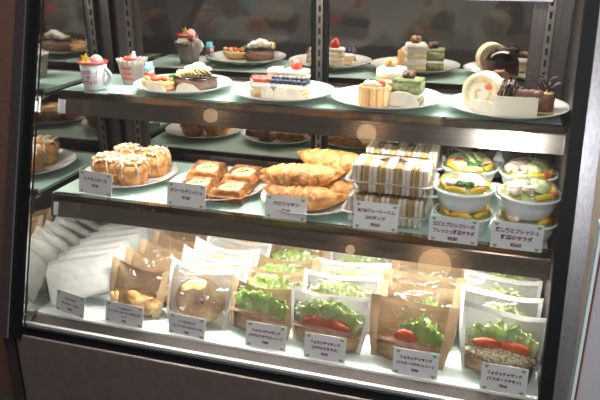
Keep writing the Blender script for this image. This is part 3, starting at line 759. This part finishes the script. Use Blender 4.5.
# ------------------------------------------------------------ salads
def ruffle(w_, h, seed=0, depth=.012, nu=40, nv=10, amp=.006):
    """ruffled lettuce leaf standing in xz"""
    def f(u, v):
        a = 2 * u - 1; e = v ** 1.3
        zt = h * (.62 + .38 * math.cos(a * 1.5)) * v + amp * .9 * e * noise.noise(Vector((u * 7, seed * 5.3, 1))) + amp * .35 * v ** 4 * noise.noise(Vector((u * 42, seed * 2.3, 1)))
        return Vector((a * w_ / 2 * (.80 + .2 * v) + amp * e * noise.noise(Vector((u * 9, v * 3, seed))), amp * .9 * v ** 3 * noise.noise(Vector((u * 34, v * 9, seed + 4))) + amp * 1.3 * e * math.sin(u * 19 + seed * 2 + 3 * noise.noise(Vector((u * 4, v, seed)))) + depth * (v - .5) * .4, zt))
    return grid(f, nu, nv)
def make_salad(kind):
    t = thing('salad_bowl', 'x', 'salad', group='salads with dome lids')
    R, H = .0465, .032
    fl = lambda a, r, z, k: (r * (1 + (.012 * math.cos(28 * a) if .004 < z < H * .8 else 0)), z)
    obj('bowl', lathe([(0, .0015), (.033, .0), (.035, .001), (.0415, H * .55), (.0445, H * .9), (R + .002, H), (R + .002, H + .003), (R - .001, H + .003), (.0435, H * .88), (.034, .003), (0, .003)], 84, fn=fl), 'bowl', t)
    obj('lid', lathe([(R + .001, H + .0035), (R - .003, H + .004), (R - .005, H + .011), (.036, H + .0175), (.020, H + .0215), (0, H + .0225)], 60), 'dome', t)
    z0 = H + .0005
    r2 = random.Random(4 if kind == 'shrimp' else 8)
    b = B()
    for k in range(5): a = k * 1.26; q = ruffle(.030, .013, k, .01, 20, 6, .004); xf(q, (.026 * math.cos(a), .026 * math.sin(a), z0 - .012), (.7, 0, a - PI / 2)); merge(b, q)
    obj('lettuce', b, 'lettuce', t, True, .0006)
    obj('salad_base', blob((0, 0, z0 - .004), (.0425, .0425, .008), .2, 90), 'palelettuce', t)
    b = B()
    strips = ((-2.75, .9), (-1.75, .9), (-.75, .8), (2.7, .8), (.2, .6)) if kind == 'shrimp' else ((-.9, .9), (-2.6, .7), (.2, .7), (2.7, .5))
    for a0, d in strips: tube([(.036 * math.cos(a0 + d * u - d / 2), .036 * math.sin(a0 + d * u - d / 2), z0 + .0045 + .003 * math.sin(u * PI)) for u in [i / 8 for i in range(9)]], .0042, 8, bm=b)
    objs('yellow_pepper', b, 'pepper', t)
    b = B()
    for k, (x, y) in enumerate(((-.014, .022), (.024, .018), (-.030, -.008)) if kind == 'shrimp' else ((-.006, .020), (.034, -.010))): blob((x, y, z0 + .005), (.008, .007, .006), .1, bm=b, sub=2)
    objs('tomato', b, 'tomato', t)
    cp = ((.008, .014, .3), (.018, .004, .5), (.004, -.006, .4)) if kind == 'shrimp' else ((.010, .016, .5), (.020, .004, .6), (.012, -.012, .3))
    for k, (x, y, a) in enumerate(cp):
        q = lathe([(0, 0), (.0135, 0), (.0135, .0022), (0, .0024)], 24); xf(q, (x, y, z0 + .010 + .0015 * k), (.25, a, 0)); c = obj('cucumber_slice', q, 'cuke', t)
        q = lathe([(.0135, -.0002), (.0145, 0), (.0145, .0022), (.0135, .0024)], 24); xf(q, (x, y, z0 + .010 + .0015 * k), (.25, a, 0)); obj('cucumber_skin', q, 'cukeskin', c)
    if kind == 'shrimp':
        b = B()
        for k, (x, y) in enumerate(((-.006, -.018), (.006, -.020), (.0, -.013), (.010, -.013), (-.002, -.023))): blob((x, y, z0 + .009), (.0062, .0055, .0055), .5, 400, b, 3, k)
        obj('broccoli', b, 'broccoli', t)
        b = B()
        for (x, y, a) in ((.026, -.012, 0), (-.022, .006, 2), (.028, .0, 1)): tube([(x + .008 * math.cos(a + 3.6 * u), y + .008 * math.sin(a + 3.6 * u), z0 + .008) for u in [i / 10 for i in range(11)]], lambda u: .0044 * (1 - .6 * u), 8, bm=b)
        objs('shrimp', b, 'shrimp', t)
        b = blob((-.020, -.010, z0 + .010), (.013, .010, .004), .1); obj('egg_slice', b, 'egg', t); obj('yolk', blob((-.020, -.011, z0 + .0135), (.005, .0045, .0025), .1, sub=2), 'pepper', t)
    else:
        b = B()
        for k in range(20): blob((-.016 + r2.uniform(-.015, .018), -.006 + r2.uniform(-.020, .020), z0 + .008 + r2.uniform(0, .005)), (.011, .0055, .005), .4, 160, b, 2, k, (r2.uniform(-.5, .5), r2.uniform(-.4, .4), r2.uniform(0, 3)))
        objs('chicken_shred', b, 'chicken', t)
    return t
sa, sb = make_salad('shrimp'), make_salad('chicken')
zu = .0425  # bowls nest on the lid below
SP = [(sa, (.762, .117, ZM), .1, 'lower front shrimp salad bowl, behind the 280 yen tag'), (sa, (.759, .116, ZM + zu), -.1, 'upper front shrimp and broccoli salad bowl'),
      (sa, (.757, .226, ZM), .9, 'lower rear shrimp salad bowl beside the sandwich packs'), (sa, (.760, .226, ZM + zu), .4, 'upper rear shrimp salad bowl with cucumber in front'),
      (sb, (.860, .117, ZM), .2, 'lower front chicken salad bowl, behind the 260 yen tag'), (sb, (.859, .115, ZM + zu), 0, 'upper front chicken salad bowl with cucumber slices'),
      (sb, (.855, .222, ZM), 2.0, 'lower rear chicken salad bowl next to the right frame'), (sb, (.858, .221, ZM + zu), -.35, 'upper rear chicken salad bowl next to the right frame')]
seen = set()
for pr_, l, rz, lab in SP:
    if pr_.name not in seen: seen.add(pr_.name); first = pr_; pr_.location = l; pr_.rotation_euler = (0, 0, rz); pr_['label'] = lab
    else: dup(pr_, l, rz, lab)

# ------------------------------------------------------------ bagged breads on the deck
NARROW = {'v': .16, 'c': .009}
def bag_surf(W, H, T, side, seed, flare=.0):
    """side -1 front film, +1 back sheet; x across, z up"""
    def f(u, v):
        a = 2 * u - 1; w_ = W / 2 * (1 - NARROW['v'] * (1 - v) ** 2 + flare * v)
        pf = (min(1, v / .10) ** .5) * (1 - max(0, (v - .25) / .75)) ** .9
        bul = T * (1 - abs(a) ** 3) * pf
        wr = .0022 * noise.noise(Vector((u * 5 + seed, v * 5, seed * 2.7))) * (1 if side < 0 else .8) + .0010 * noise.noise(Vector((u * 14, v * 14, seed)))
        top = (.004 * math.sin(u * PI * 1.3 + seed) + NARROW['c'] * (a * a - .5)) * v * v
        return Vector((a * w_, side * bul + wr * (.3 + .7 * v) + .005 * v * math.sin(a * 2 + seed), v * (H + top) + .0008))
    return f
def make_bag(name, label, group, W, H, T, back, front, seed, content):
    t = thing(name, label, 'bagged bread', group=group)
    obj('back_sheet', grid(bag_surf(W, H, T, 1, seed), 30, 22), back, t)
    obj('front_film', grid(lambda u, v: bag_surf(W, H, T, -1, seed)(u, v * .93), 30, 22), front, t)
    # sealed side margins in the paper's own material
    b = B()
    for s in (0, 1):
        def f(u, v, s=s):
            mg = .11 if back == 'kraft' else .05; uu = u * mg if s == 0 else 1 - u * mg; p = bag_surf(W, H, T, -1, seed)(uu, v); p.y -= .0006; return p
        grid(f, 2, 22, b)
    obj('side_seal', b, back, t)
    if back != 'kraft':
        def hf(u, v):
            p = bag_surf(W, H, T, -1, seed)(u, .93 + .07 * v); p.y -= .0009; return p
        obj('top_shade_strip', grid(hf, 30, 2), 'edge_shade', t)  # grey strip painted as a shadow line so overlapping bags separate
    content(t, W, H, T)
    return t
def loaf(c, rx, ry, rz_, flatb=True, seed=0, amp=.05):
    bm = blob(c, (rx, ry, rz_), amp, 40, sub=4, seed=seed)
    return bm
def sand(kind):
    def f(t, W, H, T):
        w_ = W * .42
        obj('bottom_bread', blob((0, 0, .021), (w_, T * .74, .019), .06, 40, sub=4), 'bagelcrust', t)
        if kind == 'grain':
            obj('grain_filling', blob((0, -T * .32, .043), (w_ * .98, T * .58, .0135), .25, 160, sub=5), 'grain', t)
        elif kind != 'plain':
            obj('ham_filling', blob((-.004, -T * .28, .038), (w_ * .90, T * .50, .006), .4, 120, sub=4), 'ham', t)
        tz = .060 if kind == 'grain' else .050
        toms = {'grain': (-.020, .022), 'salami': (-.020, .019), 'chicken': (-.006,), 'half': ()}[kind]
        for k, x in enumerate(toms):
            obj('tomato_slice', blob((x, -T * .42, tz), ((.0245, .0065, .0118) if kind != 'chicken' else (.020, .007, .015)), .14, 60, seed=k, rot=(.35, .12 * (k - .5), 0)), 'tomato', t)
        b = B(); lw = 1 if kind != 'chicken' else .62
        for k, (yy, hh) in enumerate(((-T * .34, .050), (-T * .10, .062), (T * .15, .060))):
            q = ruffle(W * .84 * lw, hh * H / .112, k + len(kind), .010, 90, 22, .007)
            xf(q, (.018 if kind == 'chicken' else 0, yy, .034 if kind != 'chicken' else .026), (-.12 + .16 * k, 0, 0)); merge(b, q)
        obj('lettuce', b, 'lettuce' if kind in ('half', 'chicken') else 'palelettuce', t, True, .0005)
        obj('top_bread', blob((0, T * .42, .042), (w_ * .96, T * .34, .030), .06, 40, sub=4, seed=4), 'bagelcrust', t)
    return f
def bagel(t, W, H, T):
    bm = B(); n, m = 56, 18; rows = []
    for i in range(n):
        a = 2 * PI * i / n; row = []
        for j in range(m):
            b_ = 2 * PI * j / m; k = 1 + .10 * noise.noise(Vector((math.cos(a) * 2.5, math.sin(a) * 2.5, j * .4)))
            r = .0265 + .0190 * k * math.cos(b_); row.append(bm.verts.new((r * math.cos(a) * 1.08, .001 + .0115 * k * math.sin(b_), .046 + r * math.sin(a) * .92)))
        rows.append(row)
    for i in range(n):
        for j in range(m): p, q = rows[i], rows[(i + 1) % n]; bm.faces.new((p[j], p[(j + 1) % m], q[(j + 1) % m], q[j]))
    bmesh.ops.recalc_face_normals(bm, faces=bm.faces)
    obj('bagel', bm, 'bagelcrust', t)
    obj('cream_filling', blob((.003, .004, .045), (.012, .005, .010), .2, 90), 'bagelcrust', t)
    obj('blueberry', blob((.006, -.002, .043), (.0040, .003, .0025), .3, 200, sub=2), 'blueberry', t)
def bagel_half(t, W, H, T):
    obj('bread', blob((.010, -.004, .027), (W * .36, T * .78, .024), .16, 50, sub=4, seed=3), 'bagelcrust', t)
    obj('bread_piece', blob((-.030, -.006, .022), (W * .20, T * .60, .018), .22, 60, sub=4, seed=6, rot=(0, .5, 0)), 'bagelcrust', t)
    obj('ham_filling', blob((.016, -T * .62, .034), (W * .22, .004, .004), .4, 160, rot=(0, -.2, 0)), 'ham', t)
def small_roll(t, W, H, T):
    obj('bread', blob((.012, .0, .022), (W * .2, T * .5, .012), .1, 50, sub=4, seed=3), 'bagelcrust', t)
NARROW.update(v=.0, c=-.002)
protoA = make_bag('white_bagged_sandwich', '', 'white paper bags in the leftmost row', .128, .080, .0045, 'whitepaper', 'whitepaper', 1, small_roll)
NARROW.update(v=.16, c=.009)
protoB = make_bag('kraft_bagged_bagel', '', 'kraft bags in the second row from the left', .126, .092, .021, 'kraft', 'bagfilm', 2, bagel_half)
protoC = make_bag('white_bagged_bagel', '', 'white bags with round bagels', .138, .110, .021, 'foggy', 'foggyfilm', 3, bagel)
protoD = make_bag('kraft_bagged_sandwich', '', 'kraft bags of half sandwiches with lettuce', .132, .092, .024, 'kraft', 'bagfilm', 4, sand('half'))
protoE = make_bag('white_bagged_sandwich', '', 'white bags of salami sandwiches', .144, .102, .025, 'whitepaper', 'bagfilm', 5, sand('salami'))
protoF = make_bag('kraft_bagged_sandwich', '', 'kraft bags of tomato sandwiches', .144, .108, .024, 'kraft', 'bagfilm', 6, sand('chicken'))
protoG = make_bag('white_bagged_sandwich', '', 'white bags of grain sandwiches', .132, .116, .025, 'whitepaper', 'bagfilm', 7, sand('grain'))
ordn = ['frontmost', 'second from the front', 'third from the front', 'fourth from the front', 'fifth from the front', 'sixth from the front', 'seventh']
def row(proto, spots, what):
    for i, (x, y, lean, rz, roll) in enumerate(spots):
        lab = '%s %s' % (ordn[i] if i < len(spots) - 1 else 'rearmost', what)
        r_ = (-math.radians(lean), math.radians(roll), math.radians(rz))
        if i == 0: proto.location = (x, y, .001 + (.018 if proto is protoA else 0)); proto.rotation_euler = r_; proto['label'] = lab
        else: dup(proto, (x, y, .001 + (.018 if proto is protoA else 0)), r_, lab)
row(protoA, [(.070, .044 + .036 * k, 30, 22, -13 + 2 * (k % 2)) for k in range(7)], 'white paper bag by the left mirror wall')
row(protoB, [(.176, .046, 20, -3, 2), (.180, .095, 20, -2, 1), (.184, .142, 20, 0, 2), (.188, .190, 20, -3, 0), (.194, .238, 20, -2, 1)], 'kraft bread bag left of the round bagels')
row(protoC, [(.304, .044, 24, 2, 4), (.300, .094, 24, 4, 8), (.304, .140, 24, 2, 6), (.308, .186, 24, 3, 9), (.322, .236, 24, 0, 12)], 'translucent white bag with a round bagel')
row(protoD, [(.426, .050, 12, -5, 3), (.432, .112, 16, -2, 1), (.436, .162, 16, -2, 0), (.440, .230, 16, 0, 0)], 'kraft bag with lettuce, right of the bagels')
row(protoE, [(.553, .042, 8, -2, 3), (.558, .108, 14, 0, 1), (.566, .165, 14, 0, 0), (.576, .235, 12, 0, 0)], 'white salami sandwich bag between two kraft rows')
row(protoF, [(.694, .038, 10, -1, 3), (.702, .095, 12, 1, 0), (.702, .140, 12, -2, 0), (.706, .185, 12, -1, 1), (.708, .240, 12, 0, 0)], 'kraft sandwich bag between two white rows')
row(protoG, [(.840, .040, 8, -2, 2), (.834, .096, 10, 0, 1), (.836, .155, 12, 0, 0), (.838, .225, 12, 0, 0)], 'white grain sandwich bag by the right frame')
